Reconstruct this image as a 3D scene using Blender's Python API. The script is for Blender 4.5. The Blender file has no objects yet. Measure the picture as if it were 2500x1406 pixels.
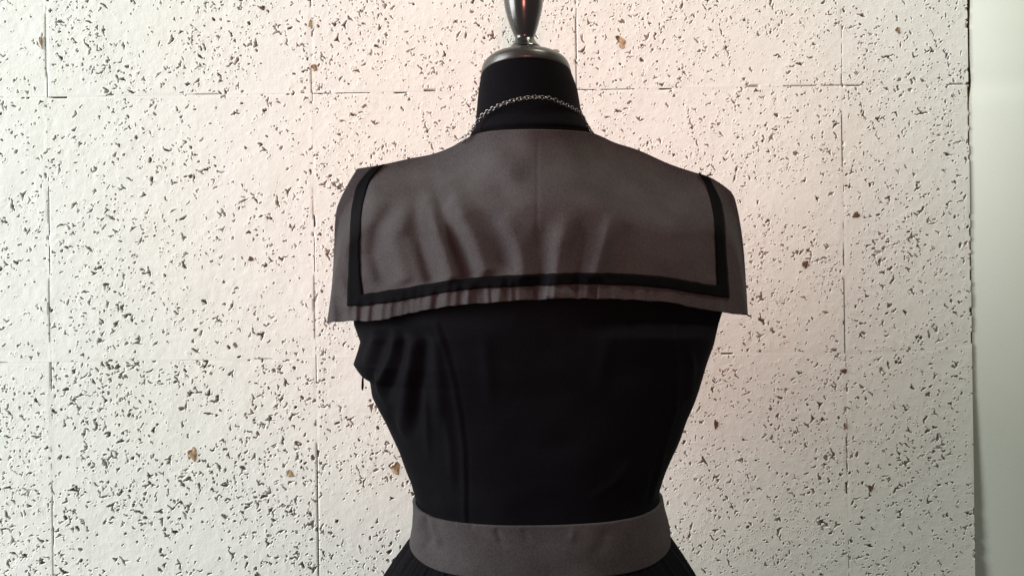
import bpy, math, random
import numpy as np
from mathutils import Matrix, Vector

# ------------------------------------------------------------------ camera, world, lamps, exposure
S = bpy.context.scene
F = 2343.0                      # focal length in photo pixels
ROLL = 0.014
YW = 1.10                       # wall face
YM = 0.88                       # middle plane of the dress form
cam_d = bpy.data.cameras.new('camera'); cam = bpy.data.objects.new('camera', cam_d)
S.collection.objects.link(cam); S.camera = cam
cam_d.sensor_fit = 'HORIZONTAL'; cam_d.sensor_width = 36.0
cam_d.lens = 36.0 * F / 2500.0
cam_d.clip_start = 0.02; cam_d.clip_end = 100
cam.matrix_world = Matrix.Rotation(math.radians(90), 4, 'X') @ Matrix.Rotation(-ROLL, 4, 'Z')

W = bpy.data.worlds.new('World'); S.world = W; W.use_nodes = True
bg = W.node_tree.nodes['Background']
bg.inputs[0].default_value = (1.0, 0.985, 0.95, 1); bg.inputs[1].default_value = 0.20

def lamp(name, kind, loc, target, energy, color, **kw):
    d = bpy.data.lights.new(name, kind); d.energy = energy; d.color = color
    for k, v in kw.items(): setattr(d, k, v)
    o = bpy.data.objects.new(name, d); S.collection.objects.link(o)
    o.location = loc
    o.rotation_euler = (Vector(target) - Vector(loc)).to_track_quat('-Z', 'Y').to_euler()
    return o
# daylight from a big window to the left, plus two added fill lights that have no real source
lamp('window_light', 'AREA', (-3.4, 0.0, 1.0), (0.0, 1.1, 0.0), 285, (1.0, 1.0, 1.0), shape='RECTANGLE', size=2.2, size_y=2.8)
lamp('pink_tint_fill', 'SPOT', (0.03, -1.25, 0.12), (0.04, 1.1, 0.14), 72, (1.0, 0.34, 0.28), spot_size=math.radians(26), spot_blend=1.0, shadow_soft_size=0.16)  # added reddish fill behind the camera, only tints the middle pink
lamp('wall_top_fill', 'AREA', (0.95, 0.40, 2.1), (0.45, 1.1, 0.0), 30, (1.0, 0.98, 0.78), shape='DISK', size=0.7)  # added overhead fill, brightens the right of the wall but hardly the collar

S.view_settings.view_transform = 'Standard'; S.view_settings.look = 'None'
S.view_settings.exposure = 0.0; S.view_settings.gamma = 1.0
S.view_settings.use_curve_mapping = False

# ------------------------------------------------------------------ helpers
random.seed(4); rng = np.random.default_rng(7)
def unroll(px, py):
    px = np.asarray(px, float); py = np.asarray(py, float)
    return px - ROLL*(py-703.0), py + ROLL*(px-1250.0)
def at(px, py, Y):
    """photo pixel + distance -> point (camera stands at the origin, looking along +Y)"""
    x, y = unroll(px, py)
    Y = np.broadcast_to(np.asarray(Y, float), x.shape)
    return np.stack([(x-1250.0)/F*Y, Y, -(y-703.0)/F*Y], -1)
def to_px(P):
    x = P[..., 0]/P[..., 1]*F; y = -P[..., 2]/P[..., 1]*F
    return x + ROLL*y + 1250.0, y - ROLL*x + 703.0
def smooth(t):
    t = np.clip(t, 0, 1); return t*t*(3-2*t)
def curve(pts):
    a = np.array(pts, float)
    return a
def along(pts, t):
    """point at fraction t (0..1) of polyline, smoothed (Catmull-Rom by x/y over chord length)"""
    p = np.array(pts, float)
    d = np.r_[0, np.cumsum(np.hypot(*np.diff(p, axis=0).T))]; d /= d[-1]
    t = np.asarray(t, float)
    i = np.clip(np.searchsorted(d, t, side='right')-1, 0, len(p)-2)
    h = d[i+1]-d[i]; s = ((t-d[i])/h)[:, None]
    m = np.zeros_like(p)
    m[1:-1] = (p[2:]-p[:-2])/(d[2:]-d[:-2])[:, None]
    m[0] = (p[1]-p[0])/(d[1]-d[0]); m[-1] = (p[-1]-p[-2])/(d[-1]-d[-2])
    h = h[:, None]
    return ((2*s**3-3*s**2+1)*p[i] + (s**3-2*s**2+s)*h*m[i] + (-2*s**3+3*s**2)*p[i+1] + (s**3-s**2)*h*m[i+1])
def sinterp(x, xp, fp, sig):
    """interpolation through a smoothed polyline"""
    g = np.linspace(xp[0]-4*sig, xp[-1]+4*sig, 1600); f = np.interp(g, xp, fp); dx = g[1]-g[0]
    k = np.arange(-int(3*sig/dx), int(3*sig/dx)+1)*dx; w = np.exp(-(k/sig)**2/2); w /= w.sum()
    n = len(k)//2; f = np.convolve(np.pad(f, n, mode='edge'), w, 'valid')
    return np.interp(x, g, f)
def mesh_from(name, V, Q, smooth_=True):
    V = np.ascontiguousarray(V, dtype=np.float32).reshape(-1, 3); Q = np.ascontiguousarray(Q, dtype=np.int32)
    k = Q.shape[1]
    me = bpy.data.meshes.new(name)
    me.vertices.add(len(V)); me.vertices.foreach_set('co', V.ravel())
    me.loops.add(Q.size); me.loops.foreach_set('vertex_index', Q.ravel())
    me.polygons.add(len(Q)); me.polygons.foreach_set('loop_start', np.arange(0, Q.size, k, dtype=np.int32))
    me.update(calc_edges=True)
    if smooth_: me.polygons.foreach_set('use_smooth', np.ones(len(Q), bool))
    me.validate(); return me
def grid_quads(nr, nc, wrap=False, flip=False):
    r = np.arange(nr-1)[:, None]; n = nc if wrap else nc-1
    c = np.arange(n)[None, :]; c2 = (c+1) % nc
    q = np.stack([r*nc+c, r*nc+c2, (r+1)*nc+c2, (r+1)*nc+c], -1).reshape(-1, 4)
    return q[:, ::-1] if flip else q
def link(name, me, mat, parent=None):
    o = bpy.data.objects.new(name, me); S.collection.objects.link(o)
    if mat is not None and len(me.materials) == 0: me.materials.append(mat)
    if parent is not None: o.parent = parent
    return o
def empty(name, loc, label, cat):
    o = bpy.data.objects.new(name, None); S.collection.objects.link(o); o.location = loc
    o['label'] = label; o['category'] = cat; o.empty_display_size = 0.05
    return o
def thick(o, t, offset=-1):
    m = o.modifiers.new('thickness', 'SOLIDIFY'); m.thickness = t; m.offset = offset
def vnoise(n, m, cells):
    """smooth value noise array n x m"""
    cy = max(2, int(cells*n/max(n, m))+2); cx = max(2, int(cells*m/max(n, m))+2)
    g = rng.random((cy+1, cx+1))
    y = np.linspace(0, cy-1e-3, n); x = np.linspace(0, cx-1e-3, m)
    yi = y.astype(int); xi = x.astype(int); fy = smooth(y-yi)[:, None]; fx = smooth(x-xi)[None, :]
    a = g[np.ix_(yi, xi)]; b = g[np.ix_(yi, xi+1)]; c = g[np.ix_(yi+1, xi)]; d = g[np.ix_(yi+1, xi+1)]
    return (a*(1-fx)+b*fx)*(1-fy)+(c*(1-fx)+d*fx)*fy

# ------------------------------------------------------------------ materials
def new_mat(name):
    m = bpy.data.materials.new(name); m.use_nodes = True
    nt = m.node_tree; return m, nt, nt.nodes['Principled BSDF']
def nd(nt, t, **kw):
    n = nt.nodes.new(t)
    for k, v in kw.items(): setattr(n, k, v)
    return n
def fabric(name, col, var=0.12, rough=0.85, sheen=0.02, weave=620, bump=0.2):
    m, nt, b = new_mat(name)
    tc = nd(nt, 'ShaderNodeTexCoord')
    n1 = nd(nt, 'ShaderNodeTexNoise'); n1.inputs['Scale'].default_value = weave; n1.inputs['Detail'].default_value = 2
    n2 = nd(nt, 'ShaderNodeTexNoise'); n2.inputs['Scale'].default_value = 26; n2.inputs['Detail'].default_value = 4
    for n in (n1, n2): nt.links.new(tc.outputs['Object'], n.inputs['Vector'])
    add = nd(nt, 'ShaderNodeMath', operation='ADD'); nt.links.new(n1.outputs['Fac'], add.inputs[0]); nt.links.new(n2.outputs['Fac'], add.inputs[1])
    r = nd(nt, 'ShaderNodeValToRGB')
    r.color_ramp.elements[0].position = 0.7; r.color_ramp.elements[1].position = 1.3
    half = nd(nt, 'ShaderNodeMath', operation='MULTIPLY'); half.inputs[1].default_value = 0.5
    r.color_ramp.elements[0].position = 0.35; r.color_ramp.elements[1].position = 0.65
    nt.links.new(add.outputs[0], half.inputs[0]); nt.links.new(half.outputs[0], r.inputs[0])
    r.color_ramp.elements[0].color = tuple(c*(1-var) for c in col)+(1,)
    r.color_ramp.elements[1].color = tuple(c*(1+var) for c in col)+(1,)
    nt.links.new(r.outputs[0], b.inputs['Base Color'])
    b.inputs['Roughness'].default_value = rough; b.inputs['Sheen Weight'].default_value = sheen
    b.inputs['Sheen Roughness'].default_value = 0.5
    b.inputs['Specular IOR Level'].default_value = 0.03
    bp = nd(nt, 'ShaderNodeBump'); bp.inputs['Strength'].default_value = bump; bp.inputs['Distance'].default_value = 0.0006
    nt.links.new(n1.outputs['Fac'], bp.inputs['Height']); nt.links.new(bp.outputs[0], b.inputs['Normal'])
    return m
M_GREY = fabric('grey_cotton', (0.046, 0.0425, 0.044), var=0.26)
M_BLACK = fabric('black_cotton', (0.0032, 0.0032, 0.0044), var=0.2, sheen=0.0, rough=0.75)
M_RIB = fabric('black_ribbon', (0.0028, 0.0028, 0.0036), var=0.2, sheen=0.01)
M_JERSEY = fabric('black_jersey', (0.0030, 0.0030, 0.0042), var=0.25, sheen=0.03, rough=0.95)
def gloss(name, col, rough, var=0.25):
    m, nt, b = new_mat(name)
    tc = nd(nt, 'ShaderNodeTexCoord'); mp = nd(nt, 'ShaderNodeMapping'); mp.inputs['Scale'].default_value = (90, 90, 12)
    n = nd(nt, 'ShaderNodeTexNoise'); n.inputs['Scale'].default_value = 1.0; n.inputs['Detail'].default_value = 5
    nt.links.new(tc.outputs['Object'], mp.inputs[0]); nt.links.new(mp.outputs[0], n.inputs['Vector'])
    r = nd(nt, 'ShaderNodeValToRGB'); nt.links.new(n.outputs['Fac'], r.inputs[0])
    r.color_ramp.elements[0].color = tuple(c*(1-var) for c in col)+(1,); r.color_ramp.elements[1].color = tuple(c*(1+var) for c in col)+(1,)
    nt.links.new(r.outputs[0], b.inputs['Base Color'])
    rr = nd(nt, 'ShaderNodeMapRange'); nt.links.new(n.outputs['Fac'], rr.inputs[0])
    rr.inputs[3].default_value = rough*0.8; rr.inputs[4].default_value = rough*1.25
    nt.links.new(rr.outputs[0], b.inputs['Roughness'])
    return m
M_WOOD = gloss('black_lacquered_wood', (0.012, 0.011, 0.010), 0.22)
M_CAP = gloss('dark_brown_cap', (0.022, 0.019, 0.016), 0.34)
for _m, _w in ((M_WOOD, 0.45), (M_CAP, 0.12)):
    _b = _m.node_tree.nodes['Principled BSDF']; _b.inputs['Coat Weight'].default_value = _w; _b.inputs['Coat Roughness'].default_value = 0.16
M_CHAIN, _nt, _b = new_mat('gunmetal'); _b.inputs['Metallic'].default_value = 1.0
_n = nd(_nt, 'ShaderNodeTexNoise'); _n.inputs['Scale'].default_value = 300
_r = nd(_nt, 'ShaderNodeValToRGB'); _r.color_ramp.elements[0].color = (0.07, 0.065, 0.06, 1); _r.color_ramp.elements[1].color = (0.34, 0.33, 0.32, 1)
_nt.links.new(_n.outputs['Fac'], _r.inputs[0]); _nt.links.new(_r.outputs[0], _b.inputs['Base Color']); _b.inputs['Roughness'].default_value = 0.3

PAINT = (0.80, 0.818, 0.782)
def paint_nodes(nt, b, PAINT=PAINT):
    tc = nd(nt, 'ShaderNodeTexCoord')
    n2 = nd(nt, 'ShaderNodeTexNoise'); n2.inputs['Scale'].default_value = 5.0; n2.inputs['Detail'].default_value = 6; n2.inputs['Roughness'].default_value = 0.65
    n3 = nd(nt, 'ShaderNodeTexNoise'); n3.inputs['Scale'].default_value = 420; n3.inputs['Detail'].default_value = 3
    gm = nd(nt, 'ShaderNodeNewGeometry')
    nt.links.new(gm.outputs['Position'], n2.inputs['Vector']); nt.links.new(gm.outputs['Position'], n3.inputs['Vector'])
    r = nd(nt, 'ShaderNodeValToRGB'); nt.links.new(n2.outputs['Fac'], r.inputs[0])
    r.color_ramp.elements[0].position = 0.3; r.color_ramp.elements[1].position = 0.7
    r.color_ramp.elements[0].color = (PAINT[0]*0.965, PAINT[1]*0.962, PAINT[2]*0.935, 1)
    r.color_ramp.elements[1].color = (*PAINT, 1)
    bp = nd(nt, 'ShaderNodeBump'); bp.inputs['Strength'].default_value = 0.22; bp.inputs['Distance'].default_value = 0.0008
    nt.links.new(n3.outputs['Fac'], bp.inputs['Height']); nt.links.new(bp.outputs[0], b.inputs['Normal'])
    b.inputs['Roughness'].default_value = 0.55; b.inputs['Specular IOR Level'].default_value = 0.3
    return r
M_PLASTER, _nt, _b = new_mat('white_wall_paint')
_r = paint_nodes(_nt, _b, (0.53, 0.56, 0.49)); _nt.links.new(_r.outputs[0], _b.inputs['Base Color'])
M_TILE, _nt, _b = new_mat('painted_fibre_tile')
_r = paint_nodes(_nt, _b)
_at = nd(_nt, 'ShaderNodeAttribute', attribute_name='bare')          # where the brush left the fibre core unpainted
_cn = nd(_nt, 'ShaderNodeTexNoise'); _cn.inputs['Scale'].default_value = 120; _cn.inputs['Detail'].default_value = 3
_g = nd(_nt, 'ShaderNodeNewGeometry'); _nt.links.new(_g.outputs['Position'], _cn.inputs['Vector'])
_cr = nd(_nt, 'ShaderNodeValToRGB'); _nt.links.new(_cn.outputs['Fac'], _cr.inputs[0])
_cr.color_ramp.elements[0].position = 0.35; _cr.color_ramp.elements[1].position = 0.7
_cr.color_ramp.elements[0].color = (0.055, 0.050, 0.044, 1); _cr.color_ramp.elements[1].color = (0.17, 0.14, 0.105, 1)
_mx = nd(_nt, 'ShaderNodeMix', data_type='RGBA')
_nt.links.new(_at.outputs['Fac'], _mx.inputs[0]); _nt.links.new(_r.outputs[0], _mx.inputs[6]); _nt.links.new(_cr.outputs[0], _mx.inputs[7])
_nt.links.new(_mx.outputs[2], _b.inputs['Base Color'])
def wood(name, c0, c1):
    m, nt, b = new_mat(name)
    n = nd(nt, 'ShaderNodeTexNoise'); n.inputs['Scale'].default_value = 160; n.inputs['Detail'].default_value = 4
    g = nd(nt, 'ShaderNodeNewGeometry'); nt.links.new(g.outputs['Position'], n.inputs['Vector'])
    r = nd(nt, 'ShaderNodeValToRGB'); nt.links.new(n.outputs['Fac'], r.inputs[0])
    r.color_ramp.elements[0].position = 0.35; r.color_ramp.elements[1].position = 0.65
    r.color_ramp.elements[0].color = (*c0, 1); r.color_ramp.elements[1].color = (*c1, 1)
    nt.links.new(r.outputs[0], b.inputs['Base Color']); b.inputs['Roughness'].default_value = 0.8
    return m
M_CHIP = wood('bare_wood_chip', (0.22, 0.13, 0.06), (0.62, 0.46, 0.29))
M_CHIP_D = wood('dark_knot_and_gap_shade', (0.035, 0.02, 0.01), (0.16, 0.09, 0.04))

# ------------------------------------------------------------------ the wall: painted fibre tiles on a backing, plain plaster beside it
T = 0.3037                     # tile pitch
TH = 0.012                     # tile thickness
X0 = (768-1250)/F*YW           # a vertical joint
Z0 = -(221-703)/F*YW           # a horizontal joint
XE = (2371-1250)/F*YW          # right-hand edge of the tiled area
GAP = 0.00004
def pits_height(nx, nz, step, count, size, bare_lo):
    """relief of one tile: irregular torn pits between the fibres"""
    depth = np.zeros((nz, nx)); bare = np.zeros((nz, nx)); rim = np.zeros((nz, nx))
    dens = vnoise(nz, nx, 5)
    jit = (vnoise(nz, nx, 160)-0.5)
    jx = (vnoise(nz, nx, 120)-0.5)*0.0016; jz = (vnoise(nz, nx, 120)-0.5)*0.0016
    k = 0
    while k < count:
        cx, cz = rng.random()*nx*step, rng.random()*nz*step
        if dens[min(nz-1, int(cz/step)), min(nx-1, int(cx/step))] < 0.04+rng.random()*0.62: continue
        k += 1
        s = size*np.exp(rng.normal(-0.35, 0.62))
        s = min(s, 2.3)*(0.55 if k % 3 == 0 else 1.0)
        big = rng.random()
        kind = rng.random()
        a = rng.random()*math.pi*2; segs = []
        L = 0.0029*s; w = 0.00064*s**0.85*(0.6+0.7*rng.random())
        if kind < 0.30:                                  # small blob
            L *= 0.45; w *= 1.25
            segs.append((cx, cz, cx+L*math.cos(a), cz+L*math.sin(a), w, w*0.7))
        elif kind < 0.68:                                # bent streak
            b_ = a+rng.normal(0, 0.7)
            x1, z1 = cx+L*0.9*math.cos(a), cz+L*0.9*math.sin(a)
            segs += [(cx, cz, x1, z1, w*0.35, w), (x1, z1, x1+L*math.cos(b_)*rng.random(), z1+L*math.sin(b_)*rng.random(), w, w*0.25)]
        else:                                            # torn star with two or three arms
            for j in range(rng.integers(2, 4)):
                aj = a+j*2.1+rng.normal(0, 0.35); Lj = L*(0.35+0.8*rng.random())
                segs.append((cx, cz, cx+Lj*math.cos(aj), cz+Lj*math.sin(aj), w*1.15, w*0.2))
        R = 2.6*L+0.004
        i0, i1 = max(0, int((cx-R)/step)), min(nx, int((cx+R)/step)+2)
        j0, j1 = max(0, int((cz-R)/step)), min(nz, int((cz+R)/step)+2)
        if i1-i0 < 3 or j1-j0 < 3: continue
        X = (np.arange(i0, i1)*step)[None, :]+jx[j0:j1, i0:i1]; Z = (np.arange(j0, j1)*step)[:, None]+jz[j0:j1, i0:i1]
        d = np.full(X.shape, 1.0)
        for (x0, z0, x1, z1, w0, w1) in segs:
            dx, dz = x1-x0, z1-z0; l2 = dx*dx+dz*dz+1e-12
            t = np.clip(((X-x0)*dx+(Z-z0)*dz)/l2, 0, 1)
            d = np.minimum(d, np.hypot(X-x0-t*dx, Z-z0-t*dz)-(w0+(w1-w0)*t))
        d = d+jit[j0:j1, i0:i1]*0.0005
        m = smooth((0.00022-d)/0.00050)
        dp = (0.0008+0.0026*rng.random())*min(1.3, s)
        br = bare_lo+(1-bare_lo)*rng.random()**0.8
        sl = np.s_[j0:j1, i0:i1]
        depth[sl] = np.maximum(depth[sl], m*dp); bare[sl] = np.maximum(bare[sl], m*br)
        side = rng.random()
        rim[sl] = np.maximum(rim[sl], np.exp(-((d-0.0009)/0.0006)**2)*(0.00022*side))
    return depth, bare, rim
def tile_mesh(name, wd, ht, count, size, bare_lo, step=0.00062):
    nx, nz = int(round(wd/step))+1, int(round(ht/step))+1
    depth, bare, rim = pits_height(nx, nz, step, int(count*wd*ht/(T*T)), size, bare_lo)
    h = rim*(1-smooth(bare*2)) - depth
    h += (vnoise(nz, nx, 46)-0.5)*0.00020 + (vnoise(nz, nx, 110)-0.5)*0.00008 + (vnoise(nz, nx, 9)-0.5)*0.0004
    ef = smooth(np.minimum(np.minimum(np.arange(nx), nx-1-np.arange(nx))[None, :], np.minimum(np.arange(nz), nz-1-np.arange(nz))[:, None])*step/0.004)
    h = np.where(h > -0.0005, h*ef, h)
    # worn edges: the joint is open in some stretches and choked with paint in others
    xs = np.arange(nx)*step; zs = np.arange(nz)*step
    for ax, n, e in (('l', nz, xs[None, :]), ('r', nz, (xs[-1]-xs)[None, :]), ('b', nx, zs[:, None]), ('t', nx, (zs[-1]-zs)[:, None])):
        q = vnoise(1, n, 3)[0]*0.8+vnoise(1, n, 34)[0]*0.3-(0.22 if ax in 'bt' else 0)
        op = smooth((q-0.56)/0.10); chip = smooth((vnoise(1, n, 26)[0]-0.93)/0.06)
        op = op[:, None] if ax in 'lr' else op[None, :]
        chip = chip[:, None] if ax in 'lr' else chip[None, :]
        g = np.exp(-(e/0.00070)**2)*op*0.8; g2 = smooth(1-e/0.0032)*chip
        g = np.maximum(g, g2)
        h -= g*0.0035; bare = np.maximum(bare, smooth(g*1.6-0.25)*0.85)
    wdx = wd-2*GAP; htz = ht-2*GAP
    X = np.broadcast_to((xs/xs[-1]-0.5)[None, :]*wdx, (nz, nx)); Z = np.broadcast_to((zs/zs[-1]-0.5)[:, None]*htz, (nz, nx))
    V = np.stack([X, -h, Z], -1).reshape(-1, 3)           # local -Y is the face
    Q = grid_quads(nz, nx)
    # sides down to the backing
    ring = np.r_[np.arange(nx), np.arange(1, nz)*nx+nx-1, (nz-1)*nx+np.arange(nx-2, -1, -1), np.arange(nz-2, 0, -1)*nx]
    back = V[ring].copy(); back[:, 1] = TH
    front = V[ring].copy(); base = len(V); k = len(ring); i = np.arange(k); j = (i+1) % k
    Q = np.vstack([Q, np.stack([base+j, base+i, base+k+i, base+k+j], -1)])
    me = mesh_from(name, np.vstack([V, front, back]), Q, True)
    a = me.attributes.new('bare', 'FLOAT', 'POINT')
    a.data.foreach_set('value', np.r_[bare.ravel(), np.full(2*k, 0.6)].astype(np.float32))
    me.materials.append(M_TILE); return me
bm_v = np.array([(-1.6, 0, -1.0), (XE-0.002, 0, -1.0), (XE-0.002, 0, 1.0), (-1.6, 0, 1.0),
                 (-1.6, .05, -1.0), (XE-0.002, .05, -1.0), (XE-0.002, .05, 1.0), (-1.6, .05, 1.0)])
BOXQ = np.array([(0, 1, 2, 3), (1, 5, 6, 2), (5, 4, 7, 6), (4, 0, 3, 7), (3, 2, 6, 7), (4, 5, 1, 0)])
wall = link('wall', mesh_from('wall', bm_v, BOXQ, False), M_PLASTER)
wall.location = (0, YW+TH+0.0005, 0); wall['kind'] = 'structure'
wall['label'] = 'white painted wall faced with pitted square fibre tiles'
# plain plaster: flush with the tiles at the top, a little behind them lower down
pz = np.linspace(-1.0, 1.0, 401); py_ = np.interp(pz, [-1.0, -.42, -.12, 1.0], [.0045, .0032, .0008, .0006])
x0 = XE+0.0005+0.0028*smooth((pz-0.20)/0.03)*(0.55+0.6*vnoise(1, 401, 60)[0])
xw = x0[:, None]+np.linspace(0, 1, 9)[None, :]*(1.7-x0[:, None])
fr = np.stack(np.broadcast_arrays(xw, py_[:, None], pz[:, None]), -1)
edge = fr[:, :1].copy(); edge[..., 1] = 0.06
PV = np.concatenate([edge, fr], 1)
plaster = link('plaster_wall', mesh_from('plaster_wall', PV.reshape(-1, 3), grid_quads(401, 10), False), M_PLASTER)
plaster.data.materials.append(M_CHIP_D)
for _f in plaster.data.polygons:
    if _f.index % 9 == 0: _f.material_index = 1        # raw plaster edge, its dark brown also standing in for the gap's shade
plaster.location = (0, YW, 0); plaster['kind'] = 'structure'
plaster['label'] = 'smooth plain painted wall beside the pitted tiles'

VAR = [tile_mesh('wall_tile_sparse', T, T, 1600, 1.0, 0.25), tile_mesh('wall_tile_coarse', T, T, 2300, 1.25, 0.35),
       tile_mesh('wall_tile_fine', T, T, 3100, 0.78, 0.25), tile_mesh('wall_tile_medium', T, T, 2350, 0.95, 0.25)]
WD = XE - (X0+2*T)
NARROW = [tile_mesh('wall_tile_cut', WD, T, 2600, 0.86, 0.3)]
# rows from the top: 0 above the upper joint, 1 between the joints, 2 below the lower joint
layout = {(-3, 0): 3, (-2, 0): 0, (-1, 0): 3, (0, 0): 2, (1, 0): 2, (-3, 1): 0, (-2, 1): 0, (-1, 1): 0, (0, 1): 2, (1, 1): 2,
          (-3, 2): 1, (-2, 2): 3, (-1, 2): 1, (0, 2): 3, (1, 2): 2, (-3, -1): 3, (-2, -1): 0, (-1, -1): 3, (0, -1): 2, (1, -1): 2}
turn = {}
tiles = {}
for row in (0, 1, 2, -1):
    zc = Z0 + T/2 - row*T
    for col in range(-3, 2):
        v = layout[(col, row)]
        o = link('wall_tile', VAR[v], None, wall)
        o.location = (X0+col*T+T/2, -TH-0.0005, zc)
        o.rotation_euler = (0, math.pi*((col+row*2+col*row) % 2), 0)
        tiles[(col, row)] = o
    o = link('wall_tile', NARROW[0], None, wall)
    o.location = (X0+2*T+WD/2, -TH-0.0005, zc); o.rotation_euler = (0, math.pi*(row % 2), 0)
    tiles[(2, row)] = o
# bare wood chips and knots the paint did not cover
def chip(px, py, w, h, ang, dark):
    n = 14; c = at(px, py, YW)
    P = []; s = F/YW
    for r, y in ((1.0, 0.0006), (0.8, -0.0007), (0.45, -0.0010)):
        for i in range(n):
            a = 2*math.pi*i/n; q = r*(1+0.22*math.sin(3*a+px)+0.12*math.sin(5*a+py))
            x, z = q*w/2/s*math.cos(a), q*h/2/s*math.sin(a)
            P.append((x*math.cos(ang)-z*math.sin(ang), y, x*math.sin(ang)+z*math.cos(ang)))
    P.append((0, -0.0009, 0))
    me = bpy.data.meshes.new('wood_chip')
    fs = [((r*n+i), (r*n+(i+1) % n), ((r+1)*n+(i+1) % n), ((r+1)*n+i)) for r in range(2) for i in range(n)]
    fs += [(2*n+i, 2*n+(i+1) % n, 3*n) for i in range(n)]
    me.from_pydata(P, [], fs); me.update()
    me.materials.append(M_CHIP_D if dark else M_CHIP); me.materials.append(M_CHIP_D)
    for k, f in enumerate(me.polygons):
        i = k % n
        if k < n and 2 <= i <= 8: f.material_index = 1
        if k < 2*n and k >= n and 3 <= i <= 6: f.material_index = 1
    x, z = c[0], c[2]
    col = int(math.floor((x-X0)/T)); row = -int(math.floor((z-Z0)/T)); col = max(-3, min(2, col))
    host = tiles[(col, row)]
    o = link('wood_chip', me, None, host)
    bpy.context.view_layer.update()
    o.matrix_parent_inverse = host.matrix_world.inverted()
    o.location = (x, YW, z)
    return o
for a in ((1516, 103, 20, 40, 0.45, 0), (470, 1108, 24, 34, 0.1, 0), (966, 1143, 22, 34, -0.1, 0), (708, 1156, 18, 20, 0.4, 0),
          (2125, 1191, 14, 16, 0, 1), (2090, 525, 20, 16, 0.3, 1), (1966, 645, 16, 20, 0, 1), (2192, 75, 12, 20, 0.3, 0),
          (640, 20, 15, 12, 0, 1), (758, 60, 9, 24, 0, 0), (767, 165, 14, 20, 0.5, 0), (2060, 905, 18, 12, 0, 1),
          (2063, 1040, 7, 18, 0, 0), (100, 103, 8, 34, 0.1, 0), (612, 632, 14, 12, 0, 1), (1748, 1035, 12, 24, 0, 1)):
    chip(*a)

def seg_d(px, py, pts):
    """distance to a polyline in pixels, with fraction along it"""
    p = np.array(pts, float); best = np.full(px.shape, 1e9); tt = np.zeros(px.shape); side = np.zeros(px.shape)
    L = np.r_[0, np.cumsum(np.hypot(*np.diff(p, axis=0).T))]
    for i in range(len(p)-1):
        d = p[i+1]-p[i]; l2 = d@d
        t = np.clip(((px-p[i, 0])*d[0]+(py-p[i, 1])*d[1])/l2, 0, 1)
        q = np.hypot(px-p[i, 0]-t*d[0], py-p[i, 1]-t*d[1])
        m = q < best
        best = np.where(m, q, best); tt = np.where(m, (L[i]+t*math.sqrt(l2))/L[-1], tt)
        side = np.where(m, np.sign((px-p[i, 0])*d[1]-(py-p[i, 1])*d[0]), side)
    return best, tt, side
def folds(px, py, lst, k=1.85):
    """each fold: polyline, width, height in metres (+ towards the camera), fade at start / end"""
    out = np.zeros(px.shape)
    for pts, w, hgt, f0, f1 in lst:
        if w > 12: w, hgt = w*1.12, hgt*k
        d, t, _ = seg_d(px, py, pts)
        env = (smooth(t/f0) if f0 > 0 else 1)*(smooth((1-t)/f1) if f1 > 0 else 1)
        out += hgt*np.exp(-(d/w)**2)*env
    return out
# collar outline (photo pixels)
C_TOP = [(872, 412), (905, 407), (939, 401), (1002, 387), (1057, 376), (1102, 359), (1131, 342), (1162, 328), (1200, 320), (1280, 316), (1360, 317), (1410, 320), (1442, 324), (1463, 331), (1500, 348), (1559, 367), (1633, 400), (1692, 420), (1729, 431), (1762, 450), (1785, 468)]
C_LEFT = [(872, 412), (848, 452), (824, 503), (818, 540), (815, 614), (811, 688), (805, 740), (798, 788)]
C_RIGHT = [(1785, 468), (1794, 485), (1807, 544), (1816, 614), (1822, 700), (1826, 768)]
C_BOT = [(798, 788), (830, 786), (865, 783), (898, 785), (950, 776), (1002, 764), (1094, 748), (1187, 739), (1261, 733), (1330, 731), (1411, 728), (1522, 731), (1633, 738), (1688, 749), (1755, 761), (1800, 766), (1826, 768)]
TOPX = np.array([(797, 800), (811, 690), (818, 545)] + [p for p in C_TOP[1:-1]] + [(1807, 544), (1822, 700), (1828, 780)], float)
TOPX = TOPX[np.argsort(TOPX[:, 0])]
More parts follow.
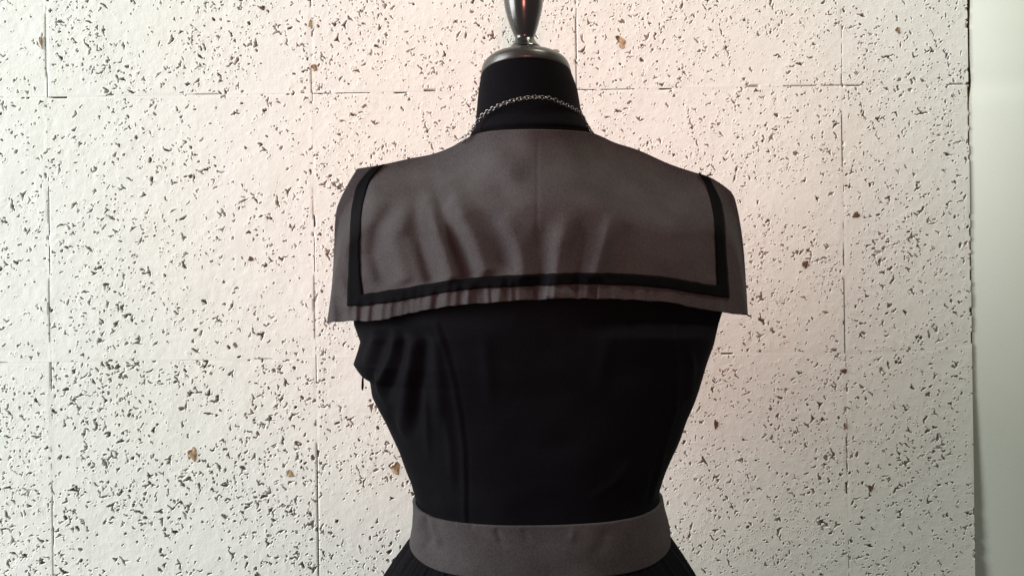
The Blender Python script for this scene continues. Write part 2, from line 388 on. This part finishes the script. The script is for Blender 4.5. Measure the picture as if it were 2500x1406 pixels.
CF = [  # soft folds hanging from the shoulder blades
    ([(985, 470), (925, 560), (915, 620), (945, 705)], 20, -0.0042, .25, .12),
    ([(1000, 500), (960, 580), (975, 640), (990, 700)], 20, 0.0024, .3, .1),
    ([(1020, 450), (1018, 560), (1040, 630), (1062, 700)], 19, -0.0042, .35, .08),
    ([(1050, 440), (1060, 540), (1085, 620), (1105, 695)], 18, 0.0034, .35, .08),
    ([(1060, 430), (1085, 530), (1120, 600), (1152, 690)], 19, -0.0046, .3, .08),
    ([(1085, 410), (1120, 520), (1160, 590), (1190, 680)], 22, 0.0034, .3, .08),
    ([(1110, 370), (1160, 470), (1205, 560), (1245, 680)], 30, -0.0032, .3, .15),
    ([(1165, 360), (1225, 410), (1290, 450)], 34, 0.0040, .4, .4),
    ([(1150, 385), (1215, 450), (1270, 520)], 30, -0.0036, .4, .4),
    ([(1215, 520), (1262, 600), (1285, 690)], 20, 0.0022, .3, .1),
    ([(1312, 330), (1312, 500), (1310, 735)], 4.5, -0.0005, .03, 0),
    ([(1330, 520), (1318, 620), (1312, 735)], 22, -0.0030, .4, 0),
    ([(1400, 500), (1370, 600), (1352, 735)], 22, 0.0030, .4, .05),
    ([(1430, 520), (1405, 610), (1390, 720)], 20, -0.0026, .4, .1),
    ([(1505, 500), (1475, 600), (1450, 690)], 17, 0.0034, .4, .1),
    ([(1545, 520), (1510, 610), (1490, 700)], 22, -0.0018, .4, .1),
    ([(1690, 440), (1640, 560), (1620, 680)], 40, 0.0014, .4, .2),
    ([(830, 520), (842, 600), (832, 680), (850, 770)], 13, 0.0022, .2, .1),
    ([(850, 470), (832, 590), (838, 700)], 10, -0.0016, .2, .2),
    ([(1715, 470), (1735, 560), (1735, 690)], 18, -0.0012, .3, .1),
]
_r2 = random.Random(11)
PUCK = []
xk = 815
while xk < 1790:
    f_ = 1.0 if xk < 1480 else 0.45
    hh = _r2.choice((-1, 1))*_r2.uniform(0.0013, 0.0030)*f_
    yt = np.interp(xk, [815, 900, 1100, 1300, 1500, 1800], [735, 735, 702, 690, 688, 725])
    yb = np.interp(xk, [798, 900, 1100, 1300, 1520, 1826], [788, 785, 747, 732, 731, 768])
    sl = _r2.uniform(-10, 4)
    PUCK.append(([(xk-sl, yt-_r2.uniform(5, 35)), (xk, yb+6)], _r2.uniform(6, 11), hh, .5, 0))
    xk += _r2.uniform(11, 24)
def collar_Y(px, py, fold=True):
    top = sinterp(px, TOPX[:, 0], TOPX[:, 1], 9)
    s = np.abs((px-(1311+0.005*(py-500)))/512.0)
    yc = sinterp(py, [316, 345, 380, 430, 520, 620, 735, 800], [.823, .812, .802, .792, .782, .776, .7705, .769], 22)
    ys = np.interp(py, [400, 500, 620, 800], [.880, .874, .866, .858])
    back = yc+(ys-yc)*np.minimum(s, 1.05)**2.0
    tpx = sinterp(px, [798, 870, 939, 1057, 1131, 1180, 1290, 1400, 1450, 1559, 1692, 1785, 1826], [.893, .884, .880, .876, .862, .838, .823, .836, .860, .876, .880, .885, .893], 24)
    y = tpx+(back-tpx)*smooth((py-top)/sinterp(px, [798, 860, 1000, 1600, 1780, 1826], [60, 120, 190, 190, 120, 60], 30))
    if fold:
        e = smooth((py-top)/60)
        y = y-(folds(px, py, CF))*e-folds(px, py, PUCK)
    return y
def push_behind(V, gap=0.016):
    """keep what the collar covers a finger's breadth behind it"""
    px, py = to_px(V); top = np.interp(px, TOPX[:, 0], TOPX[:, 1])
    lim = collar_Y(px, np.clip(py, top, 790), False)+gap
    w = smooth((830-py)/50)*smooth((py-top+14)/20)*(V[..., 1] < YM+0.02)
    k = np.where(V[..., 1] < lim, lim/V[..., 1], 1.0)
    return V*(1+(k-1)*w)[..., None]

# ------------------------------------------------------------------ the dress form
form = empty('dress_form', (0.025, YM, -0.27), 'black jersey dress form with lacquered neck cap and turned wooden finial', 'dress form')
def put(name, V, Q, mat, parent, loc=None):
    """mesh given in world coordinates, its origin moved to its parent's"""
    root = parent
    off = np.zeros(3)
    p = parent
    while p is not None:
        off += np.array(p.location); p = p.parent
    return link(name, mesh_from(name, np.asarray(V).reshape(-1, 3)-off, Q), mat, parent)
NT = 96
TH_ = np.arange(NT)/NT*2*math.pi
def sup(c, n):
    return np.sign(c)*np.abs(c)**(2.0/n)
def ring_pts(cx, cy, z, a, bb, bf, n=2.0):
    """one horizontal section: a half width, bb half depth towards the camera, bf away from it"""
    x = sup(np.cos(TH_), n)*a; s = sup(np.sin(TH_), n)
    y = np.where(s < 0, s*bb, s*bf)
    return np.stack([cx+x, cy+y, np.full(NT, z)], -1)
def rows_from(left, right, pys):
    """silhouette pixels -> centre, half width and height at the middle plane"""
    l = np.array(left, float); r = np.array(right, float)
    xl = np.interp(pys, l[:, 1], l[:, 0]); xr = np.interp(pys, r[:, 1], r[:, 0])
    L = at(xl, pys, YM); R = at(xr, pys, YM)
    return (L[:, 0]+R[:, 0])/2, (R[:, 0]-L[:, 0])/2, (L[:, 2]+R[:, 2])/2
# body with neck (neck, shoulders, trunk down to the hips)
FL = [(1176, 186), (1174, 189), (1168, 223), (1164, 269), (1161, 297), (1155, 318), (1140, 346), (1070, 398), (960, 438), (905, 485), (878, 560), (866, 700), (868, 785), (884, 828), (900, 885), (922, 960), (952, 1019), (975, 1067), (1003, 1124), (1026, 1200), (1022, 1300), (990, 1420), (970, 1520), (975, 1640)]
FR = [(1392, 180), (1396, 189), (1410, 226), (1417, 269), (1426, 292), (1442, 318), (1460, 346), (1540, 402), (1650, 445), (1715, 490), (1755, 560), (1762, 700), (1748, 764), (1737, 792), (1710, 891), (1692, 948), (1662, 1019), (1645, 1067), (1617, 1128), (1592, 1190), (1608, 1290), (1640, 1420), (1660, 1520), (1655, 1640)]
pys = np.r_[np.linspace(176, 340, 34), np.linspace(345, 1640, 110)]
cx, a, z = rows_from(FL, FR, pys)
dpt = np.interp(pys, [186, 300, 330, 400, 500, 700, 1000, 1200, 1320, 1450, 1640], [.046, .050, .054, .068, .080, .090, .093, .094, .098, .118, .12])
dpf = np.interp(pys, [186, 300, 330, 400, 500, 700, 1000, 1200, 1320, 1450, 1640], [.045, .050, .054, .070, .090, .120, .100, .085, .085, .095, .10])
nn = np.interp(pys, [186, 320, 420, 600, 1640], [2.0, 2.0, 2.2, 2.4, 2.4])
V = []
for i in range(len(pys)):
    p = ring_pts(cx[i], YM, z[i], a[i], dpt[i], dpf[i], nn[i])
    if pys[i] < 330:                                     # the neck is cut on a slant, higher at the back
        f = 1-smooth((pys[i]-186)/130)
        p[:, 2] += -0.006*f*(p[:, 1]-YM)/0.046
    V.append(p)
top_c = V[0].mean(0)
V = push_behind(np.array(V))
body = put('body', V, grid_quads(len(pys), NT, True, True), M_JERSEY, form)
# neck cap: a low dome with a rolled rim
ctr = V[0].mean(0); cz = z[0]
rim_a, rim_b = a[0], dpt[0]
prof = [(0.97, -0.004), (1.012, -0.0042), (1.020, -0.003), (1.016, -0.0012)]
for t in np.linspace(0.04, 1, 24):
    h_ = math.sin(t*math.pi/2)
    prof.append((1.008*math.cos(t*math.pi/2)**0.97 if t < 1 else 0.0, -0.001+0.0212*h_))
CV = []
for r, dz in prof:
    r = max(r, 0.004)
    p = ring_pts(cx[0]-0.0006*dz/0.02, YM, cz+dz, rim_a*r, rim_b*r, rim_b*r, 2.0)
    p[:, 2] += -0.006*(p[:, 1]-YM)/0.046*(1-smooth(dz/0.026))
    CV.append(p)
put('neck_cap', np.array(CV), grid_quads(len(CV), NT, True), M_CAP, form)
# finial: turned handle on a small cone
FP = [(119, 38), (116, 37.5), (112, 34), (106, 29), (100, 25.5), (97, 24), (95, 23.6), (92, 24), (87, 26), (77, 30), (64, 34.5), (51, 38.5), (28, 44.5), (10, 47.5), (-10, 49), (-35, 48.5), (-60, 45), (-85, 38), (-110, 28.5), (-122, 24), (-130, 23), (-140, 25), (-152, 26), (-165, 23), (-174, 15), (-178, 1.5)]
fp = along(FP, np.linspace(0, 1, 90))
FV = []
for yv, r in fp:
    fx = np.interp(yv, [-178, 0, 51, 96, 119], [1274, 1278, 1279, 1281, 1283])
    c = at(fx, yv, YM)
    FV.append(ring_pts(c[0], YM, c[2], max(r, .3)/F*YM, max(r, .3)/F*YM, max(r, .3)/F*YM, 2.0))
put('finial', np.array(FV), grid_quads(len(FV), NT, True), M_WOOD, form)

# ------------------------------------------------------------------ the dress
dress = empty('dress', (0.025, YM, -0.27), 'sleeveless black dress with grey black-trimmed sailor collar and grey waistband', 'dress')
NU, NV = 300, 130
u = np.linspace(0, 1, NU); v = np.linspace(0, 1, NV)
Tc = along(C_TOP, u); Bc = along(C_BOT, u)
# even out the two long edges by their horizontal position so that columns run straight down
def by_x(pts, n):
    p = along(pts, np.linspace(0, 1, 2000)); xs = np.linspace(p[0, 0], p[-1, 0], n)
    return np.stack([xs, np.interp(xs, p[:, 0], p[:, 1])], -1)
Tc = by_x(C_TOP, NU); Bc = by_x(C_BOT, NU)
Lc = along(C_LEFT, v); Rc = along(C_RIGHT, v)
U = u[None, :, None]; VV = v[:, None, None]
P = (1-VV)*Tc[None]+VV*Bc[None]+(1-U)*Lc[:, None]+U*Rc[:, None]-((1-U)*(1-VV)*Tc[0]+U*(1-VV)*Tc[-1]+(1-U)*VV*Bc[0]+U*VV*Bc[-1])
# slightly uneven stitched hem
P[-1, :, 1] += (vnoise(1, NU, 60)[0]-0.5)*3
CY = collar_Y(P[..., 0], P[..., 1])
CP = at(P[..., 0], P[..., 1], CY)
# the part that goes over the shoulders to the front
over = []
for dy, dz in ((.050, -.040), (.034, -.018), (.018, -.005), (.007, -.0008)):
    q = CP[0].copy(); q[:, 1] += dy; q[:, 2] += dz; over.append(q)
CPall = np.concatenate([np.array(over), CP], 0)
collar = put('collar', CPall, grid_quads(NV+4, NU, False, False), M_GREY, dress)
thick(collar, 0.0016, 1)
# ribbon: down the left side, along the hem, up the right side
R_OUT = [(908, 407), (885, 432), (869, 459), (856, 522), (853, 570), (852, 614), (849, 688), (847, 744), (880, 748), (1002, 729), (1094, 712), (1187, 704), (1330, 698), (1411, 694), (1522, 696), (1633, 707), (1707, 719), (1781, 727), (1778, 680), (1775, 633), (1770, 540), (1761, 492), (1744, 459), (1733, 434)]
def ribbon(out, inn, n):
    o = np.array([at_line(out, t) for t in np.linspace(0, 1, n)]); i = np.array([at_line(inn, t) for t in np.linspace(0, 1, n)])
    return o, i
def at_line(p, t):
    p = np.array(p, float); d = np.r_[0, np.cumsum(np.hypot(*np.diff(p, axis=0).T))]; d /= d[-1]
    return np.array([np.interp(t, d, p[:, 0]), np.interp(t, d, p[:, 1])])
legs = [([(908, 407), (885, 432), (869, 459), (858, 510), (854, 560), (852, 614), (849, 688), (847, 746)], [(939, 401), (910, 430), (895, 459), (883, 512), (879, 560), (877, 600), (879, 670), (885, 718)]),
        ([(847, 746), (880, 747), (950, 738), (1002, 730), (1094, 713), (1187, 704), (1330, 697), (1411, 694), (1522, 696), (1633, 706), (1707, 718), (1782, 728)], [(885, 718), (905, 715), (950, 708), (1002, 700), (1094, 685), (1187, 675), (1330, 668), (1411, 666), (1522, 667), (1633, 677), (1707, 690), (1751, 697)]),
        ([(1782, 728), (1779, 680), (1775, 633), (1770, 540), (1761, 492), (1745, 459), (1733, 435)], [(1751, 697), (1750, 660), (1748, 614), (1744, 540), (1735, 485), (1721, 448), (1705, 423)])]
RV = []
for k, (o_, i_) in enumerate(legs):
    n = (70, 220, 70)[k]
    tt = np.linspace(0, 1, n)
    o = along(o_, tt); i = along(i_, tt)
    if k: o, i = o[1:], i[1:]
    w = np.linspace(0, 1, 7)[None, :, None]
    RV.append(o[:, None]*(1-w)+i[:, None]*w)
RP = np.concatenate(RV, 0)
jitter = (vnoise(RP.shape[0], 2, 90)-0.5)*2.2
RP[:, :, 1] += jitter[:, :1]; RP[:, :, 0] += jitter[:, 1:2]*0.4
ry = collar_Y(RP[..., 0], RP[..., 1])-0.0026
ry[:, 0] += 0.0008; ry[:, -1] += 0.0008
trim = put('ribbon_trim', at(RP[..., 0], RP[..., 1], ry), grid_quads(RP.shape[0], 7, False, True), M_RIB, dress)
off = np.array(dress.location)
trim.parent = collar
thick(trim, 0.0016, -1)
# a loose thread at the right-hand corner
def tube(path, rad, n=8):
    p = np.array(path, float); V = []
    for k in range(len(p)):
        t = p[min(k+1, len(p)-1)]-p[max(k-1, 0)]; t /= np.linalg.norm(t)
        a_ = np.cross(t, (0.3, 0.9, 0.2)); a_ /= np.linalg.norm(a_); b_ = np.cross(t, a_)
        r = rad[k] if hasattr(rad, '__len__') else rad
        ang = np.arange(n)/n*2*math.pi
        V.append(p[k]+r*(np.cos(ang)[:, None]*a_+np.sin(ang)[:, None]*b_))
    return np.array(V), grid_quads(len(p), n, True)
tp = along([(1815, 766), (1824, 768), (1831, 772), (1834, 769)], np.linspace(0, 1, 12))
tv, tq = tube(at(tp[:, 0], tp[:, 1], .855), 0.0006)
thr = put('loose_thread', tv, tq, M_RIB, dress); thr.parent = collar

# bodice
BL = [(890, 560), (885, 700), (884, 785), (885, 828), (880, 846), (873, 865), (867, 879), (876, 894), (887, 908), (903, 921), (913, 960), (928, 990), (944, 1019), (967, 1067), (993, 1124), (1005, 1157), (1019, 1209), (1018, 1266), (1012, 1299), (1010, 1320)]
BR = [(1752, 560), (1760, 700), (1757, 764), (1747, 792), (1736, 842), (1719, 891), (1702, 948), (1672, 1019), (1655, 1067), (1627, 1128), (1612, 1160), (1604, 1182), (1602, 1199), (1609, 1230), (1615, 1256), (1621, 1280), (1622, 1320)]
BF = [  # wrinkles of the side panel and the two princess seams
    ([(925, 800), (905, 860), (893, 900)], 10, 0.0030, .2, .2),
    ([(958, 790), (930, 850), (905, 925), (915, 965)], 11, -0.0030, .2, .2),
    ([(970, 800), (958, 860), (930, 930), (938, 990)], 10, 0.0032, .2, .3),
    ([(985, 795), (978, 880), (950, 950), (950, 1000)], 12, -0.0034, .2, .3),
    ([(1015, 800), (1002, 900), (990, 980), (985, 1060), (992, 1100)], 15, 0.0034, .2, .3),
    ([(1040, 800), (1030, 900), (1018, 1000), (1012, 1090)], 14, -0.0030, .2, .4),
    ([(900, 880), (925, 940), (955, 1010)], 8, 0.0016, .3, .3), ([(1030, 900), (1038, 1000), (1050, 1150)], 9, 0.0014, .3, .4), ([(1085, 1000), (1100, 1100), (1105, 1220)], 10, 0.0012, .3, .4),
    ([(1180, 800), (1190, 900), (1200, 1010)], 14, 0.0010, .3, .4), ([(1500, 780), (1470, 900), (1460, 980)], 16, 0.0010, .3, .4), ([(1560, 1100), (1500, 1180), (1420, 1230)], 12, 0.0012, .3, .4),
    ([(1062, 800), (1068, 900), (1075, 1000), (1080, 1080)], 15, 0.0022, .2, .4),
    ([(940, 1000), (950, 1010), (975, 1060), (1000, 1085)], 9, -0.0020, .3, .3),
    ([(1075, 790), (1095, 850), (1115, 930), (1130, 1010), (1141, 1100), (1144, 1270)], 5.5, -0.0005, 0, 0),
    ([(1066, 790), (1086, 850), (1106, 930), (1121, 1010), (1132, 1100), (1135, 1270)], 7.0, 0.0010, 0, 0),
    ([(1640, 780), (1646, 900), (1640, 1000), (1615, 1090), (1575, 1250)], 5.0, -0.0010, 0, 0),
    ([(1648, 780), (1654, 900), (1648, 1000), (1624, 1090), (1584, 1250)], 7.0, 0.0010, 0, 0),
    ([(1680, 840), (1690, 900), (1680, 980)], 9, 0.0014, .3, .3),
    ([(1200, 1060), (1330, 1090), (1450, 1070)], 30, -0.0012, .3, .3),
]
BT = 480
TH_ = np.arange(BT)/BT*2*math.pi; NT = BT
pys = np.linspace(560, 1318, 260)
cx, a, z = rows_from(BL, BR, pys)
BB = ([560, 700, 850, 1000, 1100, 1200, 1320], [.093, .0965, .098, .098, .099, .100, .103])
BFr = ([560, 700, 1000, 1200, 1320], [.120, .126, .106, .092, .092])
dpt = np.interp(pys, *BB); dpf = np.interp(pys, *BFr)
V = np.array([ring_pts(cx[i], YM, z[i], a[i], dpt[i], dpf[i], 2.45) for i in range(len(pys))])
ppx, ppy = to_px(V)
nrm = np.stack([np.cos(TH_)*0.75, np.sin(TH_), np.zeros(NT)], -1); nrm /= np.linalg.norm(nrm, axis=1)[:, None]
backside = smooth(-nrm[:, 1]*4)[None, :]
V = push_behind(V, 0.0125)+nrm[None]*(folds(ppx, ppy, BF, 1.15)*backside)[..., None]
V[..., 0:2] += nrm[None, :, 0:2]*((vnoise(len(pys), NT, 26)-0.5)*0.0014)[..., None]
Q = grid_quads(len(pys), NT, True, True)
# armhole: above this line the form shows
fpx = ppx.reshape(-1)[Q].mean(1); fpy = ppy.reshape(-1)[Q].mean(1); fY = V[..., 1].reshape(-1)[Q].mean(1)
cut = (fpx < np.interp(fpy, [560, 700, 790, 812, 829], [960, 945, 918, 897, 860])) & (fpy < 829)
cut |= (fpx > np.interp(fpy, [560, 700, 745], [1690, 1715, 1800])) & (fpy < 745)
put('bodice', V, Q[~cut], M_BLACK, dress)
# zip pull hanging from the side seam
zp = at(np.array([887, 886.5, 886, 885.5, 885.5, 885, 885]), np.array([906, 913, 920, 928, 938, 948, 953]), YM-0.004)
tv, tq = tube(zp, [.0010, .0006, .0007, .0010, .0012, .0011, .0003]); put('zip_pull', tv, tq, M_RIB, dress)

# waistband
def band(pyT, pyB, dipT, dipB, n, off_, nv):
    V = []
    for t in np.linspace(0, 1, nv):
        ys = pyT+(pyB-pyT)*t
        c_, a_, z_ = rows_from(BL, BR, np.array([ys]))
        s = smooth(np.clip(-np.sin(TH_), 0, 1)*1.0)
        dip = (dipT+(dipB-dipT)*t)*s
        bb = np.interp(ys, *BB)
        p = ring_pts(c_[0], YM, z_[0], a_[0]+off_, bb+off_, np.interp(ys, *BFr)+off_, 2.5)
        p[:, 2] -= dip
        V.append(p)
    return np.array(V)
V = band(1206, 1306, 0.0035, 0.0085, 2.5, 0.0030, 40)
ppx, ppy = to_px(V)
WF = [([(1032, 1255), (1040, 1290), (1056, 1330)], 8, -0.0030, .3, .2), ([(1048, 1255), (1058, 1290), (1078, 1340)], 9, 0.0022, .3, .3),
      ([(1020, 1250), (1022, 1300), (1038, 1340)], 8, 0.0018, .3, .2),
      ([(1210, 1285), (1222, 1320), (1240, 1340)], 7, -0.0010, .2, .5), ([(1275, 1290), (1285, 1310), (1292, 1330)], 6, -0.0008, .2, .5),
      ([(1400, 1285), (1395, 1330)], 8, 0.0008, .2, .5), ([(1110, 1268), (1112, 1285)], 5, -0.0008, .1, .6), ([(1150, 1274), (1154, 1292)], 5, -0.0008, .1, .6),
      ([(1490, 1280), (1470, 1330), (1440, 1370)], 14, -0.0008, .3, .4)]
nrm = np.stack([np.cos(TH_)*0.75, np.sin(TH_), np.zeros(NT)], -1); nrm /= np.linalg.norm(nrm, axis=1)[:, None]
V = V+nrm[None]*(folds(ppx, ppy, WF, 1.3)+(vnoise(40, NT, 30)-0.5)*0.0008)[..., None]
# turned edges
e0 = V[:1].copy()-nrm[None]*0.003; e1 = V[-1:].copy()-nrm[None]*0.004
V = np.concatenate([e0, V, e1], 0)
put('waistband', V, grid_quads(V.shape[0], NT, True, True), M_GREY, dress)

# gathered skirt
NT = 720; TH_ = np.arange(NT)/NT*2*math.pi
c_, a_, z_ = rows_from(BL, BR, np.array([1300.0]))
gath = np.zeros(NT)
for fq, am in ((61, 1.0), (83, 0.9), (117, 0.6), (37, 0.7)):
    gath += am*np.sin(fq*TH_+rng.random()*6+1.2*np.sin(5*TH_+rng.random()*6))
gath2 = np.zeros(NT)
for fq, am in ((13, .8), (23, 1.0), (31, 0.9), (41, .6)):
    gath2 += am*np.sin(fq*TH_+rng.random()*6+0.8*np.sin(3*TH_+rng.random()*6))
V = []
ss = np.r_[np.linspace(0, 0.02, 8), np.linspace(0.023, 0.30, 70)]
for s in ss:
    # s: drop below the hidden upper edge of the skirt
    out = np.interp(s, [0, .004, .010, .018, .030, .045, .10, .20, .30], [-.004, .000, .005, .0105, .0185, .0275, .050, .080, .100])
    outd = np.minimum(out, .085)
    p = ring_pts(c_[0], YM, 0, a_[0]+out, .103+outd, .09+outd*0.9, 2.4)
    g = gath*0.0006*smooth(s/.012)*(1-0.5*smooth(s/.15))+gath2*0.0020*smooth(s/.08)
    nr = np.stack([np.cos(TH_), np.sin(TH_), np.zeros(NT)], -1)
    p = p+nr*g[:, None]
    sd = smooth(np.clip(-np.sin(TH_), 0, 1))
    p[:, 2] = z_[0]+0.0045-s-0.0085*sd*(1-smooth(s/.2))
    V.append(p)
put('skirt', np.array(V), grid_quads(len(V), NT, True, True), M_BLACK, dress)

# ------------------------------------------------------------------ the necklace
neck_path = along([(1127, 337), (1140, 329), (1152, 319), (1160, 305), (1178, 282), (1204, 265), (1234, 252), (1270, 242), (1306, 238), (1344, 241), (1370, 252), (1396, 264), (1419, 279), (1431, 302), (1444, 322)], np.linspace(0, 1, 400))
cxp = 1289+0.02*(neck_path[:, 1]-240)
hw = np.interp(neck_path[:, 1], [230, 270, 297, 318, 340], [132, 138, 148, 164, 185])
q = np.clip((neck_path[:, 0]-cxp)/hw, -1, 1)
hd = np.interp(neck_path[:, 1], [230, 300, 340], [.0525, .0560, .060])
ny = YM-hd*np.sqrt(np.clip(1-q*q, 0, 1))-0.0012
NP = at(neck_path[:, 0], neck_path[:, 1], ny)
# the front of the chain drops over the chest
fr = along([(0, 0), (0.25, 1), (0.5, 1.25), (0.75, 1), (1, 0)], np.linspace(0, 1, 200))
A, B = NP[-1], NP[0]
front = A[None]*(1-fr[:, :1])+B[None]*fr[:, :1]
front[:, 1] = np.maximum(A[1], B[1])*0.5+0.5*YM + 0.088*fr[:, 1]; front[:, 2] -= 0.055*fr[:, 1]
front[:, 1] = np.where(fr[:, 1] < .05, A[1], front[:, 1])
loop = np.vstack([NP, front[3:-3]])
L = np.r_[0, np.cumsum(np.linalg.norm(np.diff(loop, axis=0), axis=1))]
neck = empty('necklace', (0.025, YM, 0.12), 'fine gunmetal chain necklace hanging round the neck of the dress form', 'necklace')
pitch = 0.0033
ang = np.arange(12)/12*2*math.pi
lp = np.stack([0.0024*np.cos(ang)*1.0, 0.00155*np.sin(ang), np.zeros(12)], -1)
def closed_tube(p, r, n=6):
    V = []; k = len(p)
    for i in range(k):
        t = p[(i+1) % k]-p[i-1]; t /= np.linalg.norm(t); b_ = np.array([0, 0, 1.0]); a_ = np.cross(t, b_)
        g = np.arange(n)/n*2*math.pi
        V.append(p[i]+r*(np.cos(g)[:, None]*a_+np.sin(g)[:, None]*b_))
    r_ = np.arange(k)[:, None]; c = np.arange(n)[None]
    Qq = np.stack([r_*n+c, r_*n+(c+1) % n, ((r_+1) % k)*n+(c+1) % n, ((r_+1) % k)*n+c], -1).reshape(-1, 4)
    return np.array(V), Qq
lv, lq = closed_tube(lp, 0.00042)
link_me = mesh_from('link', lv.reshape(-1, 3), lq); link_me.materials.append(M_CHAIN)
for k in range(int(L[-1]/pitch)):
    s = k*pitch
    p = np.array([np.interp(s, L, loop[:, i]) for i in range(3)]); p2 = np.array([np.interp(s+0.001, L, loop[:, i]) for i in range(3)])
    t = Vector(p2-p).normalized()
    outv = Vector((p[0]-0.0145, p[1]-YM, 0.012)).normalized()
    outv = (outv-t*outv.dot(t)).normalized(); bi = outv.cross(t)
    Mx = Matrix((t, bi, outv)).transposed().to_4x4()
    Mx = Mx @ Matrix.Rotation((0.75 if k % 2 else -0.75)+random.uniform(-.2, .2), 4, 'X')
    o = link('link', link_me, None, neck)
    o.matrix_local = Matrix.Translation(Vector(p)-neck.location) @ Mx
